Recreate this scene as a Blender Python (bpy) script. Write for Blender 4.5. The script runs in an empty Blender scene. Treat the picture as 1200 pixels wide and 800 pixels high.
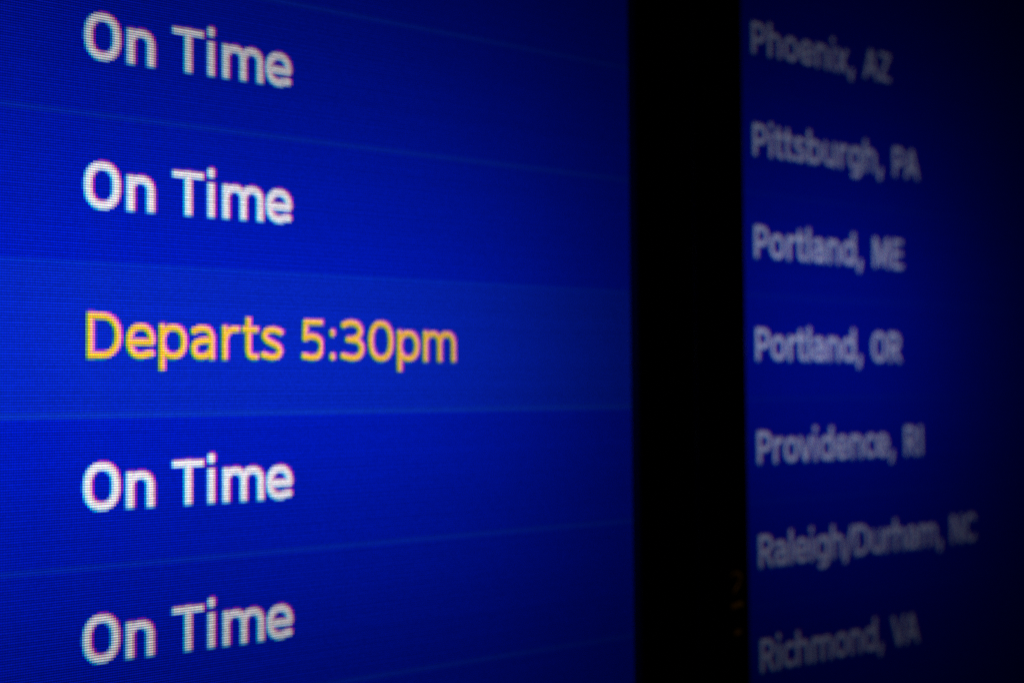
import bpy, math
import numpy as np
from mathutils import Matrix, Vector

scene = bpy.context.scene
MM = 0.001
Z0 = 1.60                      # height of the first status baseline above the floor, metres

# ---------------------------------------------------------------- camera
YAW, PITCH, ROLL = -0.691114794, 0.0361916448, 0.00811262751
cam_data = bpy.data.cameras.new('camera')
cam_data.sensor_fit = 'HORIZONTAL'
cam_data.sensor_width = 36.0
cam_data.lens = 1680.0 / 1200.0 * 36.0
cam_data.clip_start = 0.01
cam_data.clip_end = 50.0
cam_data.dof.use_dof = True
cam_data.dof.focus_distance = 0.285
cam_data.dof.aperture_fstop = 10.3
cam_data.dof.aperture_blades = 0
cam = bpy.data.objects.new('camera', cam_data)
scene.collection.objects.link(cam)
cy, sy, cp, sp, cr, sr = (math.cos(YAW), math.sin(YAW), math.cos(PITCH), math.sin(PITCH), math.cos(ROLL), math.sin(ROLL))
RM = (Matrix(((cy, -sy, 0), (sy, cy, 0), (0, 0, 1))) @ Matrix(((1, 0, 0), (0, cp, -sp), (0, sp, cp)))
      @ Matrix(((cr, 0, sr), (0, 1, 0), (-sr, 0, cr))))
right, fwd, up = RM.col[0], RM.col[1], RM.col[2]
cam.matrix_world = Matrix(((right.x, up.x, -fwd.x, -0.115660678), (right.y, up.y, -fwd.y, -0.272287822),
                           (right.z, up.z, -fwd.z, Z0 - 0.0675983557), (0, 0, 0, 1)))
scene.camera = cam

# ---------------------------------------------------------------- world (a dark concourse), exposure
world = bpy.data.worlds.new('World')
scene.world = world
world.use_nodes = True
bg = world.node_tree.nodes['Background']
bg.inputs['Color'].default_value = (0.5, 0.6, 1.0, 1)
bg.inputs['Strength'].default_value = 0.0006
scene.view_settings.view_transform = 'Standard'
scene.view_settings.look = 'None'
scene.view_settings.exposure = 0.0
scene.view_settings.gamma = 1.0
scene.cycles.use_denoising = False
scene.cycles.filter_width = 1.5
scene.cycles.use_adaptive_sampling = False
scene.cycles.sample_clamp_indirect = 2.0
scene.cycles.max_bounces = 4

PITCH_MM = 0.5                 # pixel pitch of both panels
LIP = 3.0                      # the bezel stands this far proud of the panel


# ---------------------------------------------------------------- materials
def new_mat(name):
    m = bpy.data.materials.new(name)
    m.use_nodes = True
    nt = m.node_tree
    nt.nodes.clear()
    out = nt.nodes.new('ShaderNodeOutputMaterial')
    return m, nt, out


def plastic(name, base, rough, bump):
    m, nt, out = new_mat(name)
    b = nt.nodes.new('ShaderNodeBsdfPrincipled')
    b.inputs['Base Color'].default_value = (*base, 1)
    tc = nt.nodes.new('ShaderNodeTexCoord')
    n = nt.nodes.new('ShaderNodeTexNoise')
    n.inputs['Scale'].default_value = 1500
    n.inputs['Detail'].default_value = 3
    nt.links.new(tc.outputs['Object'], n.inputs['Vector'])
    mr = nt.nodes.new('ShaderNodeMapRange')
    mr.inputs['To Min'].default_value = rough - 0.08
    mr.inputs['To Max'].default_value = rough + 0.08
    nt.links.new(n.outputs['Fac'], mr.inputs['Value'])
    nt.links.new(mr.outputs['Result'], b.inputs['Roughness'])
    bp = nt.nodes.new('ShaderNodeBump')
    bp.inputs['Strength'].default_value = bump
    bp.inputs['Distance'].default_value = 0.00005
    nt.links.new(n.outputs['Fac'], bp.inputs['Height'])
    nt.links.new(bp.outputs['Normal'], b.inputs['Normal'])
    nt.links.new(b.outputs['BSDF'], out.inputs['Surface'])
    return m


def lcd_material():
    """Liquid crystal panel: a translucent sheet lit from behind by an added lamp in the
    housing, coloured per pixel by the 'px' attribute and broken into blue, green and
    red sub-pixel stripes between the dark matrix lines."""
    m, nt, out = new_mat('lcd_panel')
    N, L = nt.nodes, nt.links

    def math_(op, a, b=None):
        n = N.new('ShaderNodeMath')
        n.operation = op
        for i, v in enumerate((a, b)):
            if v is None:
                continue
            if isinstance(v, (int, float)):
                n.inputs[i].default_value = v
            else:
                L.new(v, n.inputs[i])
        return n.outputs[0]
    tc = N.new('ShaderNodeTexCoord')
    sx = N.new('ShaderNodeSeparateXYZ')
    L.new(tc.outputs['Object'], sx.inputs[0])
    px = math_('MULTIPLY', sx.outputs['X'], 1.0 / (PITCH_MM * MM))
    pz = math_('MULTIPLY', sx.outputs['Z'], 1.0 / (PITCH_MM * MM))
    # neighbouring rows are staggered a little, as the cell slant of the panel does
    row = math_('FLOOR', pz)
    par = math_('PINGPONG', row, 1.0)
    px = math_('ADD', px, math_('MULTIPLY', par, 0.16))

    def wave(v, centre, floor, sharp):
        c = math_('COSINE', math_('MULTIPLY', math_('SUBTRACT', v, centre), 2 * math.pi))
        c = math_('ADD', math_('MULTIPLY', c, 0.5), 0.5)
        c = math_('POWER', c, sharp)
        return math_('ADD', math_('MULTIPLY', c, 1 - floor), floor)
    rowm = wave(pz, 0.5, 0.28, 0.8)
    rm = math_('MULTIPLY', wave(px, 5 / 6, 0.55, 0.9), rowm)
    gm = math_('MULTIPLY', wave(px, 3 / 6, 0.55, 0.9), rowm)
    bm = math_('MULTIPLY', wave(px, 1 / 6, 0.55, 0.9), rowm)
    cmb = N.new('ShaderNodeCombineColor')
    L.new(rm, cmb.inputs[0])
    L.new(gm, cmb.inputs[1])
    L.new(bm, cmb.inputs[2])
    at = N.new('ShaderNodeAttribute')
    at.attribute_name = 'px'
    # cell to cell spread of the panel
    wn = N.new('ShaderNodeTexWhiteNoise')
    wn.noise_dimensions = '2D'
    cv = N.new('ShaderNodeCombineXYZ')
    L.new(math_('FLOOR', px), cv.inputs[0])
    L.new(row, cv.inputs[1])
    L.new(cv.outputs[0], wn.inputs['Vector'])
    spread = math_('ADD', math_('MULTIPLY', wn.outputs['Value'], 0.16), 0.84)
    # even and odd scan lines are driven slightly apart, and no two lines quite alike
    wr = N.new('ShaderNodeTexWhiteNoise')
    wr.noise_dimensions = '1D'
    L.new(row, wr.inputs['W'])
    line = math_('ADD', math_('MULTIPLY', wr.outputs['Value'], 0.10), math_('MULTIPLY', par, 0.10))
    spread = math_('MULTIPLY', spread, math_('ADD', line, 0.88))
    mx = N.new('ShaderNodeMix')
    mx.data_type = 'RGBA'
    mx.blend_type = 'MULTIPLY'
    mx.inputs['Factor'].default_value = 1.0
    L.new(at.outputs['Color'], mx.inputs['A'])
    L.new(cmb.outputs['Color'], mx.inputs['B'])
    vs = N.new('ShaderNodeVectorMath')
    vs.operation = 'SCALE'
    L.new(mx.outputs['Result'], vs.inputs[0])
    L.new(spread, vs.inputs['Scale'])
    tr = N.new('ShaderNodeBsdfTranslucent')
    L.new(vs.outputs[0], tr.inputs['Color'])
    L.new(tr.outputs['BSDF'], out.inputs['Surface'])
    return m


M_LCD = lcd_material()
M_BEZEL = plastic('black_bezel_plastic', (0.035, 0.035, 0.038), 0.42, 0.25)
M_HOUSING = plastic('black_sheet_steel', (0.004, 0.004, 0.004), 0.6, 0.2)
M_WALL = plastic('charcoal_wall_paint', (0.02, 0.02, 0.022), 0.8, 0.4)


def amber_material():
    m, nt, out = new_mat('amber_reflection_glow')
    e = nt.nodes.new('ShaderNodeEmission')  # faint glow stands in for an amber reflection in the bezel
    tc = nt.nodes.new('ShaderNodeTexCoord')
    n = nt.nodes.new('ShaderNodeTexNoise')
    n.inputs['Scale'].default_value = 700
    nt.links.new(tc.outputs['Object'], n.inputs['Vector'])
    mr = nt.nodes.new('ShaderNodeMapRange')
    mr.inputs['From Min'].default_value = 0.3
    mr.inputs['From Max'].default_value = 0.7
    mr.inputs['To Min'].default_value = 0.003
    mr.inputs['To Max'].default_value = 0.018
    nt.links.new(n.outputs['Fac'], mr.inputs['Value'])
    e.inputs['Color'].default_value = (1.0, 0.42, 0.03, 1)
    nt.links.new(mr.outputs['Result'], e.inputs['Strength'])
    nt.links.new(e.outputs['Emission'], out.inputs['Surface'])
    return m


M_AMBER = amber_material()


# ---------------------------------------------------------------- lettering, drawn pixel by pixel
def arc(cx, cy, rx, ry, a0, a1, n=18, k=2.25):
    t = np.radians(np.linspace(a0, a1, n))
    c, s = np.cos(t), np.sin(t)
    e = 2.0 / k
    return [(cx + rx * np.sign(a) * abs(a) ** e, cy + ry * np.sign(b) * abs(b) ** e) for a, b in zip(c, s)]


def smooth(pts, n=6):
    p = [np.array(q, float) for q in pts]
    p = [2 * p[0] - p[1]] + p + [2 * p[-1] - p[-2]]
    r = []
    for i in range(1, len(p) - 2):
        for t in np.linspace(0, 1, n, endpoint=False):
            a, b, c, d = p[i - 1], p[i], p[i + 1], p[i + 2]
            r.append(tuple(0.5 * (2 * b + (c - a) * t + (2 * a - 5 * b + 4 * c - d) * t * t + (3 * b - 3 * c + d - a) * t ** 3)))
    return r + [tuple(p[-2])]


CT, XT, BL, AS, DE = 17.1, 13.1, 1.4, 19.9, -4.6
INF = 60


def arch(x0, x1):
    w = (x1 - x0) / 2
    return arc(x0 + w, 8.4, w, XT - 8.4, 172, 0, 16) + [(x1, 8), (x1, -3)]


def stem(x, y0=-3, y1=22):
    return [(x, y0), (x, y1)]


bowl = arc(6.6, 7.25, 5.0, 5.85, 0, 360, 36)
# name: (list of (stroke, (xmin, xmax, ymin, ymax)), width, left bearing, right bearing)
C_ = (-INF, INF, 0, 18.5)
X_ = (-INF, INF, 0, 14.5)
A_ = (-INF, INF, 0, AS)
ANY = (-INF, INF, -INF, INF)
DOT = [(1.75, 18.2), (1.75, 19.2)]
G = {
    'O': ([(arc(7.4, 9.25, 5.95, 7.95, 0, 360, 44, 2.35), ANY)], 14.8, 1.1, 1.1),
    'C': ([(arc(7.4, 9.25, 5.95, 7.9, 48, 312, 32), ANY)], 12.4, 1.1, 0.5),
    'D': ([(stem(1.6), C_), ([(1.6, BL)] + arc(6.2, 9.25, 7.1, CT - 9.25, -90, 90, 26, 2.2) + [(1.6, CT)], ANY)], 14.8, 1.5, 1.1),
    'T': ([([(-2, CT), (17, CT)], (0, 14.2, 0, 18.5)), (stem(7.1), C_)], 14.2, 0.2, 0.2),
    'P': ([(stem(1.6), C_), ([(1.6, CT)] + arc(6.2, 12.6, 4.6, CT - 12.6, 90, -90, 18) + [(1.6, 8.1)], ANY)], 12.2, 1.5, 0.5),
    'R': ([(stem(1.6), C_), ([(1.6, CT)] + arc(6.2, 12.9, 4.4, CT - 12.9, 90, -90, 18) + [(1.6, 8.7)], ANY),
           ([(6.0, 8.7), (12.4, -2)], C_)], 13.2, 1.5, 0.2),
    'A': ([([(-0.1, -3), (6.9, 18.3), (13.9, -3)], C_), ([(2.6, 6.0), (11.2, 6.0)], ANY)], 13.8, 0.2, 0.2),
    'V': ([([(-0.1, 21.5), (6.9, 0.2), (13.9, 21.5)], C_)], 13.8, 0.2, 0.2),
    'Z': ([([(0.6, CT), (11.0, CT), (1.6, BL), (11.6, BL)], (0.4, 11.8, 0, 18.5))], 12.0, 0.7, 0.7),
    'M': ([(stem(1.6), C_), ([(1.7, 20.0), (8.4, 2.2), (15.1, 20.0)], C_), (stem(15.2), C_)], 16.8, 1.5, 1.5),
    'N': ([(stem(1.6), C_), ([(1.7, 19.0), (11.8, -0.6)], C_), (stem(11.9), C_)], 13.5, 1.5, 1.5),
    'E': ([(stem(1.6), C_), ([(1.6, CT), (14, CT)], (0, 10.4, -9, 30)), ([(1.6, 9.6), (14, 9.6)], (0, 9.8, -9, 30)),
           ([(1.6, BL), (14, BL)], (0, 10.6, -9, 30))], 10.6, 1.5, 0.8),
    'I': ([(stem(1.7), C_)], 3.4, 1.6, 1.6),
    'n': ([(stem(1.7), X_), (arch(1.7, 10.5), A_)], 12.1, 1.4, 1.3),
    'h': ([(stem(1.7), A_), (arch(1.7, 10.5), A_)], 12.1, 1.4, 1.3),
    'm': ([(stem(1.7), X_), (arch(1.7, 10.0), A_), (arch(10.0, 18.2), A_)], 19.9, 1.4, 1.3),
    'u': ([([(1.7, 22), (1.7, 6)] + arc(6.0, 6.0, 4.3, 4.6, 180, 352, 16), X_), (stem(10.4), X_)], 12.1, 1.3, 1.4),
    'e': ([([(1.8, 6.9), (11.0, 6.9)] + arc(6.3, 7.25, 4.85, 5.85, 4, 300, 32) + [(10.9, 2.3)], ANY)], 12.5, 0.8, 0.7),
    'c': ([(arc(6.6, 7.25, 5.0, 5.85, 52, 308, 28), ANY)], 10.6, 0.8, 0.5),
    'o': ([(bowl, ANY)], 13.2, 0.8, 0.8),
    'p': ([(stem(1.7, -9), (-INF, INF, DE, 14.5)), (arc(6.6, 7.25, 4.9, 5.85, 0, 360, 36), ANY)], 13.2, 1.3, 0.8),
    'b': ([(stem(1.7), A_), (bowl, ANY)], 13.2, 1.3, 0.8),
    'd': ([(stem(11.5), A_), (bowl, ANY)], 13.2, 0.8, 1.3),
    'g': ([([(11.5, 18), (11.5, 0)] + arc(6.6, 0.2, 4.9, 3.7, 0, -112, 14), (-INF, INF, -6, 14.5)), (bowl, ANY)], 13.2, 0.8, 1.3),
    'a': ([(smooth([(1.5, 11.9), (4.9, 13.1), (8.4, 12.2), (9.8, 9.4)]) + [(9.8, -3)], A_),
           (smooth([(9.8, 8.0), (6.2, 8.0), (2.5, 6.9), (1.5, 4.4), (2.6, 1.9), (5.2, 1.35), (8.2, 2.3), (9.8, 4.4)]), ANY)], 11.4, 0.8, 1.3),
    'r': ([(stem(1.7), X_), (smooth([(1.7, 8.0), (2.8, 11.2), (5.2, 12.9), (9.6, 13.1)]), (-9, 8.6, -9, 30))], 8.6, 1.4, 0.1),
    't': ([([(-2, XT), (11, XT)], (0, 7.9, -9, 30)), ([(3.1, 22), (3.1, 4.6)] + smooth([(3.1, 4.4), (3.7, 2.2), (5.6, 1.4), (9.4, 1.6)]), (-INF, 7.9, -9, 18.3))], 7.9, 0.2, 0.3),
    's': ([(smooth([(9.6, 12.2), (6.2, 13.2), (2.9, 12.5), (1.8, 10.4), (3.1, 8.6), (5.8, 7.3), (8.4, 5.9), (9.3, 3.9), (8.0, 1.9), (5.0, 1.35), (1.2, 2.3)]), ANY)], 10.9, 0.7, 0.7),
    'l': ([(stem(1.7), A_)], 3.4, 1.4, 1.4),
    'i': ([(stem(1.75), X_), (DOT, ANY)], 3.5, 1.4, 1.4),
    'x': ([([(-0.6, -3), (11.6, 17.5)], X_), ([(-0.6, 17.5), (11.6, -3)], X_)], 11.2, 0.2, 0.2),
    'v': ([([(-0.4, 17.5), (5.7, -0.2), (11.8, 17.5)], X_)], 11.6, 0.1, 0.1),
    ',': ([([(2.6, 2.4), (1.4, -2.9)], ANY)], 4.0, 0.9, 1.2),
    '/': ([([(-0.8, -6), (9.6, 22)], (-INF, INF, -3.5, 18.5))], 8.8, 0.3, 0.3),
    '5': ([([(14, CT), (2.4, CT), (2.0, 9.9)] + smooth([(2.0, 9.9), (4.6, 10.7), (7.8, 10.3), (10.2, 8.4), (10.6, 5.6), (9.2, 2.6), (6.0, 1.4), (1.2, 2.1)]), (0, 11.2, -9, 18.5))], 12.3, 0.9, 0.9),
    '3': ([(smooth([(1.2, 16.2), (4.6, 17.2), (8.4, 16.5), (10.2, 13.8), (8.8, 10.9), (5.6, 9.7)]), ANY), ([(3.6, 9.7), (6.0, 9.7)], ANY),
           (smooth([(5.6, 9.7), (9.2, 8.8), (11.0, 5.8), (9.6, 2.6), (6.0, 1.4), (0.9, 2.3)]), ANY)], 12.6, 0.9, 0.9),
    '0': ([(arc(7.0, 9.25, 5.5, 7.95, 0, 360, 40, 2.3), ANY)], 14.0, 0.9, 0.9),
    ':': ([([(2.1, 12.1), (2.1, 12.7)], ANY), ([(2.1, 1.6), (2.1, 2.2)], ANY)], 4.2, 1.2, 1.2),
    '2': ([(smooth([(1.2, 15.6), (4.8, 17.2), (8.6, 16.2), (9.8, 13.2), (7.6, 9.2), (3.0, 4.2)]), ANY)], 11.0, 0.9, 0.9),
}
SPACE = 9.5


def layout(text, tracking):
    x, out, first = 0.0, [], True
    for ch in text:
        if ch == ' ':
            x += SPACE + tracking
            continue
        st, w, l, r = G[ch]
        x += 0 if first else l
        first = False
        out.append((ch, x))
        x += w + r + tracking
    return out, x - tracking - G[text[-1]][3]


def layout_fit(text, width):
    _, w0 = layout(text, 0.0)
    return layout(text, (width - w0) / (len(text) - 1))[0]


def seg_dist(px_, py_, pts):
    d = np.full(px_.shape, 1e9)
    for (ax, ay), (bx, by) in zip(pts[:-1], pts[1:]):
        vx, vy = bx - ax, by - ay
        l2 = vx * vx + vy * vy + 1e-12
        t = np.clip(((px_ - ax) * vx + (py_ - ay) * vy) / l2, 0, 1)
        d = np.minimum(d, np.hypot(px_ - ax - t * vx, py_ - ay - t * vy))
    return d


SOFT = 1.7                     # the panel's own image scaler softens the edges


def coverage(places, nx, ny, ox, oy, half, dx, dy):
    """Anti-aliased coverage of the line's letters on an nx by ny block of pixels whose
    lower-left pixel is (ox, oy); dx, dy shift the letters for one sub-pixel colour."""
    cov = np.zeros((ny, nx))
    gx, gy = np.meshgrid(np.arange(nx) + 0.5 + ox - dx, np.arange(ny) + 0.5 + oy - dy)
    for ch, x0 in places:
        st, w, _, _ = G[ch]
        i0, i1 = max(0, int(x0 - ox - 3)), min(nx, int(x0 - ox + w + 5))
        sx_, sy_ = gx[:, i0:i1] - x0, gy[:, i0:i1]
        for pts, (xa, xb, ya, yb) in st:
            d = seg_dist(sx_, sy_, pts)
            c = np.clip((half - d) / SOFT + 0.5, 0, 1)
            for lo, hi, q in ((xa, xb, sx_), (ya, yb, sy_)):
                c = c * np.clip((q - lo) / SOFT + 0.5, 0, 1) * np.clip((hi - q) / SOFT + 0.5, 0, 1)
            cov[:, i0:i1] = np.maximum(cov[:, i0:i1], c)
    return cov


# ---------------------------------------------------------------- mesh helpers
def link(name, mesh, parent=None):
    o = bpy.data.objects.new(name, mesh)
    scene.collection.objects.link(o)
    if parent is not None:
        o.parent = parent
    return o


def quads_object(name, rects, cols, parent, label=None):
    """Sheet of axis-aligned cells (x0, x1, z0, z1 in pixels) facing -Y, one colour each."""
    r = np.array(rects, float) * PITCH_MM * MM
    n = len(r)
    v = np.zeros((n, 4, 3))
    v[:, 0, 0] = v[:, 3, 0] = r[:, 0]
    v[:, 1, 0] = v[:, 2, 0] = r[:, 1]
    v[:, 0, 2] = v[:, 1, 2] = r[:, 2]
    v[:, 2, 2] = v[:, 3, 2] = r[:, 3]
    me = bpy.data.meshes.new(name)
    me.from_pydata(v.reshape(-1, 3).tolist(), [], np.arange(4 * n).reshape(-1, 4).tolist())
    at = me.attributes.new('px', 'FLOAT_COLOR', 'CORNER')
    c = np.ones((n, 4, 4))
    c[:, :, :3] = np.array(cols, float)[:, None, :]
    at.data.foreach_set('color', c.ravel())
    me.materials.append(M_LCD)
    me.update()
    o = link(name, me, parent)
    if label:
        o['label'] = label
    return o


def boxes_object(name, boxes, mat, parent, bevel=0.0):
    vs, fs = [], []
    for x0, x1, y0, y1, z0, z1 in boxes:
        b = len(vs)
        vs += [(x * MM, y * MM, z * MM) for x in (x0, x1) for y in (y0, y1) for z in (z0, z1)]
        fs += [tuple(b + i for i in f) for f in ((0, 1, 3, 2), (4, 6, 7, 5), (0, 4, 5, 1), (2, 3, 7, 6), (0, 2, 6, 4), (1, 5, 7, 3))]
    me = bpy.data.meshes.new(name)
    me.from_pydata(vs, [], fs)
    me.materials.append(mat)
    me.update()
    o = link(name, me, parent)
    if bevel:
        md = o.modifiers.new('bevel', 'BEVEL')
        md.width = bevel * MM
        md.segments = 3
    return o


def ring_object(name, outer, inner, y0, y1, mat, parent, round_=0.8):
    """Rectangular frame (x0, x1, z0, z1) with softened front corners, one closed mesh."""
    prof = [(0.0, y1), (0.0, y0 + round_), (round_ * 0.3, y0 + round_ * 0.3), (round_, y0),
            (-round_, y0), (-round_ * 0.3, y0 + round_ * 0.3), (0.0, y0 + round_), (0.0, y1)]
    vs = []
    for k, (off, y) in enumerate(prof):
        base = inner if k < 4 else outer
        x0, x1, z0, z1 = base
        if k < 4:
            x0, x1, z0, z1 = x0 - off, x1 + off, z0 - off, z1 + off
        else:
            x0, x1, z0, z1 = x0 - off, x1 + off, z0 - off, z1 + off
        vs += [(x * MM, y * MM, z * MM) for x, z in ((x0, z0), (x1, z0), (x1, z1), (x0, z1))]
    n = len(prof)
    fs = []
    for k in range(n):
        j = (k + 1) % n
        for i in range(4):
            i2 = (i + 1) % 4
            fs.append((4 * k + i, 4 * k + i2, 4 * j + i2, 4 * j + i))
    me = bpy.data.meshes.new(name)
    me.from_pydata(vs, [], fs)
    me.materials.append(mat)
    me.update()
    return link(name, me, parent)


# ---------------------------------------------------------------- a monitor
def build_monitor(origin, opening, bezel, outer_gap, lines, row_tint, divider, lamp, label, text_name):
    """origin: first text baseline start (mm, world u / depth / v). opening: visible panel
    (x0, x1, z0, z1, mm from origin). lines: (row index, places, colour, half weight)."""
    root = bpy.data.objects.new('flight_information_monitor', None)
    scene.collection.objects.link(root)
    root.location = (origin[0] * MM, origin[1] * MM, Z0 + origin[2] * MM)
    root.empty_display_size = 0.05
    root['label'] = label
    root['category'] = 'monitor'
    root['group'] = 'flight information monitors side by side'
    x0, x1, z0, z1 = opening
    p = PITCH_MM
    # panel area in whole pixels, tucked 1.5 mm under the bezel
    c0, c1 = int(math.floor((x0 - 1.5) / p)), int(math.ceil((x1 + 1.5) / p))
    r0, r1 = int(math.floor((z0 - 1.5) / p)), int(math.ceil((z1 + 1.5) / p))
    rects, cols = [], []
    DIV = -24                                   # lowest pixel row of the divider below row 0
    k_hi = math.ceil((r1 - DIV) / 60) + 1
    k_lo = math.floor((r0 - DIV) / 60) - 1
    text = {ln[0]: ln for ln in lines}
    screen_jobs, div_jobs = [], []
    for k in range(k_lo, k_hi + 1):             # row band k lies above divider k; row index = -k
        d = DIV + 60 * k
        lo, hi = max(r0, d), min(r1, d + 3)
        tint = row_tint(-k)
        if hi > lo:
            dr, dc = [], []
            for j in range(3):
                a, b = d + j, d + j + 1
                if a >= r0 and b <= r1:
                    w = (0.55, 1.0, 0.55)[j]
                    dr.append((c0, c1, a, b))
                    dc.append(tuple(t + w * e for t, e in zip(tint, divider)))
            if dr:
                div_jobs.append((dr, dc))
        lo, hi = max(r0, d + 3), min(r1, d + 60)
        if hi <= lo:
            continue
        ln = text.get(-k)
        if ln is None:
            rects.append((c0, c1, lo, hi))
            cols.append(tint)
            continue
        _, places, colour, half, string = ln
        ox, oy = -4, 60 * k - 8
        nx = int(max(x for _, x in places)) + 30
        ny = 34
        nx = min(nx, c1 - ox)
        cov = [coverage(places, nx, ny, ox, -8, half, sx_, sz_) for sx_, sz_ in ((0.34, 0.26), (-0.34, -0.12), (-0.80, -0.34))]
        # places are relative to the row's own baseline
        any_ = np.maximum.reduce(cov) > 0.004
        rects += [(c0, ox, lo, hi), (ox + nx, c1, lo, hi), (ox, ox + nx, lo, oy), (ox, ox + nx, oy + ny, hi)]
        cols += [tint] * 4
        tr_, tc_ = [], []
        for j in range(ny):
            i = 0
            while i < nx:
                if any_[j, i]:
                    c = tuple(tint[q] + (colour[q] - tint[q]) * cov[q][j, i] for q in range(3))
                    tr_.append((ox + i, ox + i + 1, oy + j, oy + j + 1))
                    tc_.append(c)
                    i += 1
                else:
                    s = i
                    while i < nx and not any_[j, i]:
                        i += 1
                    rects.append((ox + s, ox + i, oy + j, oy + j + 1))
                    cols.append(tint)
        screen_jobs.append((tr_, tc_, string))
    screen = quads_object('screen', rects, cols, root)
    for tr_, tc_, string in screen_jobs:
        quads_object(text_name, tr_, tc_, screen, string)
    for dr, dc in div_jobs:
        quads_object('divider_line', dr, dc, screen)
    xa, xb, za, zb = x0 - bezel[0], x1 + bezel[1], z0 - bezel[2], z1 + bezel[3]
    ring_object('bezel', (xa, xb, za, zb), (x0, x1, z0, z1), -LIP, 8.0, M_BEZEL, root)
    D, t = 96.0, 2.0
    e = 3.0
    boxes_object('housing', [(xa + e, xb - e, D - t, D, za + e, zb - e),
                             (xa + e, xa + e + t, 7.0, D - t + .5, za + e, zb - e),
                             (xb - e - t, xb - e, 7.0, D - t + .5, za + e, zb - e),
                             (xa + e + t - .5, xb - e - t + .5, 7.0, D - t + .5, za + e, za + e + t),
                             (xa + e + t - .5, xb - e - t + .5, 7.0, D - t + .5, zb - e - t, zb - e)], M_HOUSING, root)
    # the backlight lamp, added and sized so its falloff imitates lens vignetting
    lx0, lx1, lz, ly, lh, power = lamp
    ld = bpy.data.lights.new('vignette_backlight', 'AREA')
    ld.shape = 'RECTANGLE'
    ld.size = (lx1 - lx0) * MM
    ld.size_y = lh * MM
    ld.energy = power
    lo_ = bpy.data.objects.new('vignette_backlight', ld)
    scene.collection.objects.link(lo_)
    lo_.parent = root
    lo_.location = ((lx0 + lx1) / 2 * MM, ly * MM, lz * MM)
    lo_.rotation_euler = (math.radians(-90), 0, 0)   # local -Z points at the panel (-Y)
    return root


# ---------------------------------------------------------------- the wall they hang on
wall = boxes_object('wall', [(-1500, 1900, 96.0, 200, -1600, 900)], M_WALL, None)
wall.location.z = Z0
wall['kind'] = 'structure'

# ---------------------------------------------------------------- status monitor
WHITE = (0.93, 0.89, 1.0)
AMBER = (0.98, 0.52, 0.02)
PALE = (0.57, 0.62, 1.0)


def at_positions(text, xs):
    return list(zip(text.replace(' ', ''), xs))


on_time = at_positions('On Time', [-0.3, 17.4, 37.6, 53.5, 60.5, 81.7])
departs = at_positions('Departs 5:30pm', [0.5, 17.2, 31.2, 45.7, 59.9, 69.7, 78.9, 98.9, 113.0, 119.8, 134.3, 150.0, 164.8])
left_lines = []
for i_ in range(5):
    if i_ == 2:
        left_lines.append((i_, departs, AMBER, 1.28, 'amber Departs 5:30pm lettering'))
    else:
        left_lines.append((i_, on_time, WHITE, 1.62, 'white On Time lettering'))


def tint_left(row):
    if row == 2:
        return (0.0016, 0.0180, 0.500)  # greyish haze over the screen, put into this row's colour
    return (0.0004, 0.0105, 0.510)


build_monitor((0, 0, 0), (-790.0, 150.3, -328.0, 212.0), (22.0, 22.4, 22.0, 22.0), 0, left_lines, tint_left,
              (0.001, 0.013, 0.02), (-640, 104, -57, 70, 14, 0.80),
              'flight monitor showing On Time rows and one amber Departs 5:30pm row', 'status_text')

# ---------------------------------------------------------------- destination monitor
cities = [('Phoenix, AZ', 134.5), ('Pittsburgh, PA', 163.0), ('Portland, ME', 144.0), ('Portland, OR', 141.0),
          ('Providence, RI', 162.0), ('Raleigh/Durham, NC', 221.0), ('Richmond, VA', 154.0)]
right_lines = [(i_, layout_fit(s_, w_), PALE, 1.2, 'white %s lettering' % s_) for i_, (s_, w_) in enumerate(cities)]


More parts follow.
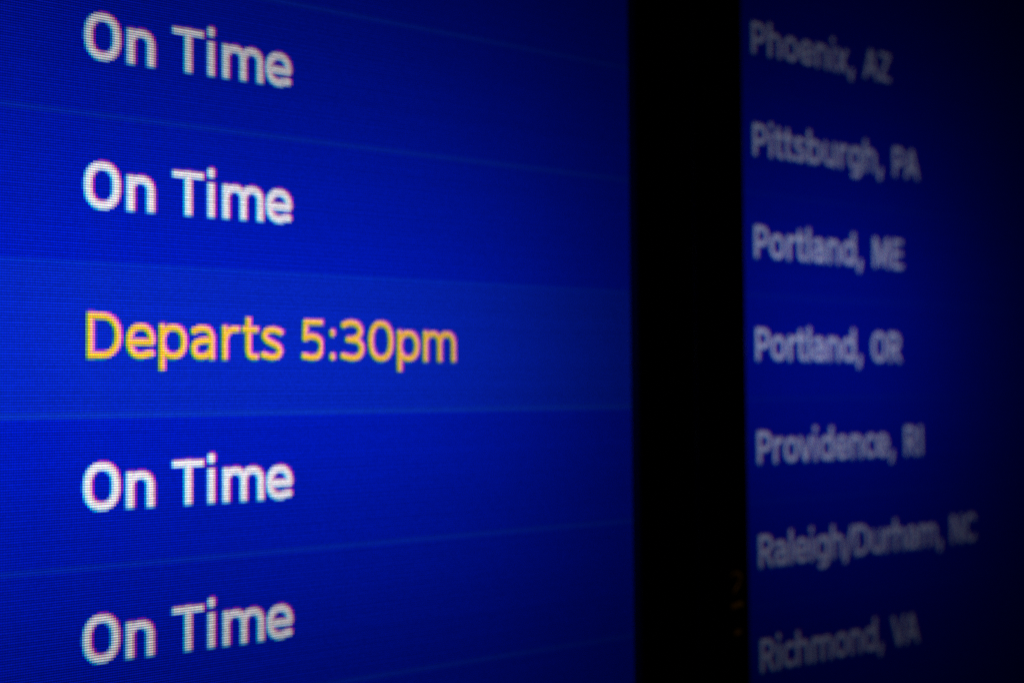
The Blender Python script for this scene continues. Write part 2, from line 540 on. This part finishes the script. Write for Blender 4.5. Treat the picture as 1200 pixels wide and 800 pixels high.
def tint_right(row):
    return (0.0003, 0.0055, 0.380)


RX, RY, RZ = 204.7, 3.53, 31.55
right_root = build_monitor((RX, RY, RZ), (197.3 - RX, 197.3 - RX + 940, -328.0 - RZ, 212.0 - RZ), (22.4, 22.0, 22.0, 22.0), 0, right_lines, tint_right,
              (0.0005, 0.004, 0.006), (-18, 72, -80, 72, 14, 0.064),
              'flight monitor listing white city names from Phoenix to Richmond', 'city_text')


# faint amber reflection in the destination monitor's bezel, built as glowing strips
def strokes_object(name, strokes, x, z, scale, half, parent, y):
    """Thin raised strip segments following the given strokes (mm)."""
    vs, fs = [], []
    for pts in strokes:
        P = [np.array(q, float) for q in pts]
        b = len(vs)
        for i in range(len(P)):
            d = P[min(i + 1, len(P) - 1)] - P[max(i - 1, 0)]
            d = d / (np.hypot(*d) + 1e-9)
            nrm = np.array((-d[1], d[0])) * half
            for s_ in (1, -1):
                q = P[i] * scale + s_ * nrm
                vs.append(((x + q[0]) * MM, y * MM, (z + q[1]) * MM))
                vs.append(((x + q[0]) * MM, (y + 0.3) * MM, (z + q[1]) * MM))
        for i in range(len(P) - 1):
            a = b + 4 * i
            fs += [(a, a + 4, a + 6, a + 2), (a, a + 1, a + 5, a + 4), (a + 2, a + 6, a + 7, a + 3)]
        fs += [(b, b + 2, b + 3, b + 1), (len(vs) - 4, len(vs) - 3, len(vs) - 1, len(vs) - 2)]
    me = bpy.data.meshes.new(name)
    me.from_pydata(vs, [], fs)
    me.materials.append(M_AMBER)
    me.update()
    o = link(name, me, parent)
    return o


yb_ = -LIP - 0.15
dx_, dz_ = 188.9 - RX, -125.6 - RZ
strokes_object('reflected_digit', [G['2'][0][0][0]], dx_, dz_, 0.42, 0.2, right_root, yb_)
strokes_object('reflected_dash', [[(0.6, 0.0), (8.6, 1.2)]], dx_ + 0.3, dz_ - 2.2, 0.5, 0.6, right_root, yb_)
strokes_object('reflected_dash', [[(2.0, 0.0), (6.5, 0.6)]], dx_ + 0.6, dz_ - 9.6, 0.5, 0.5, right_root, yb_)
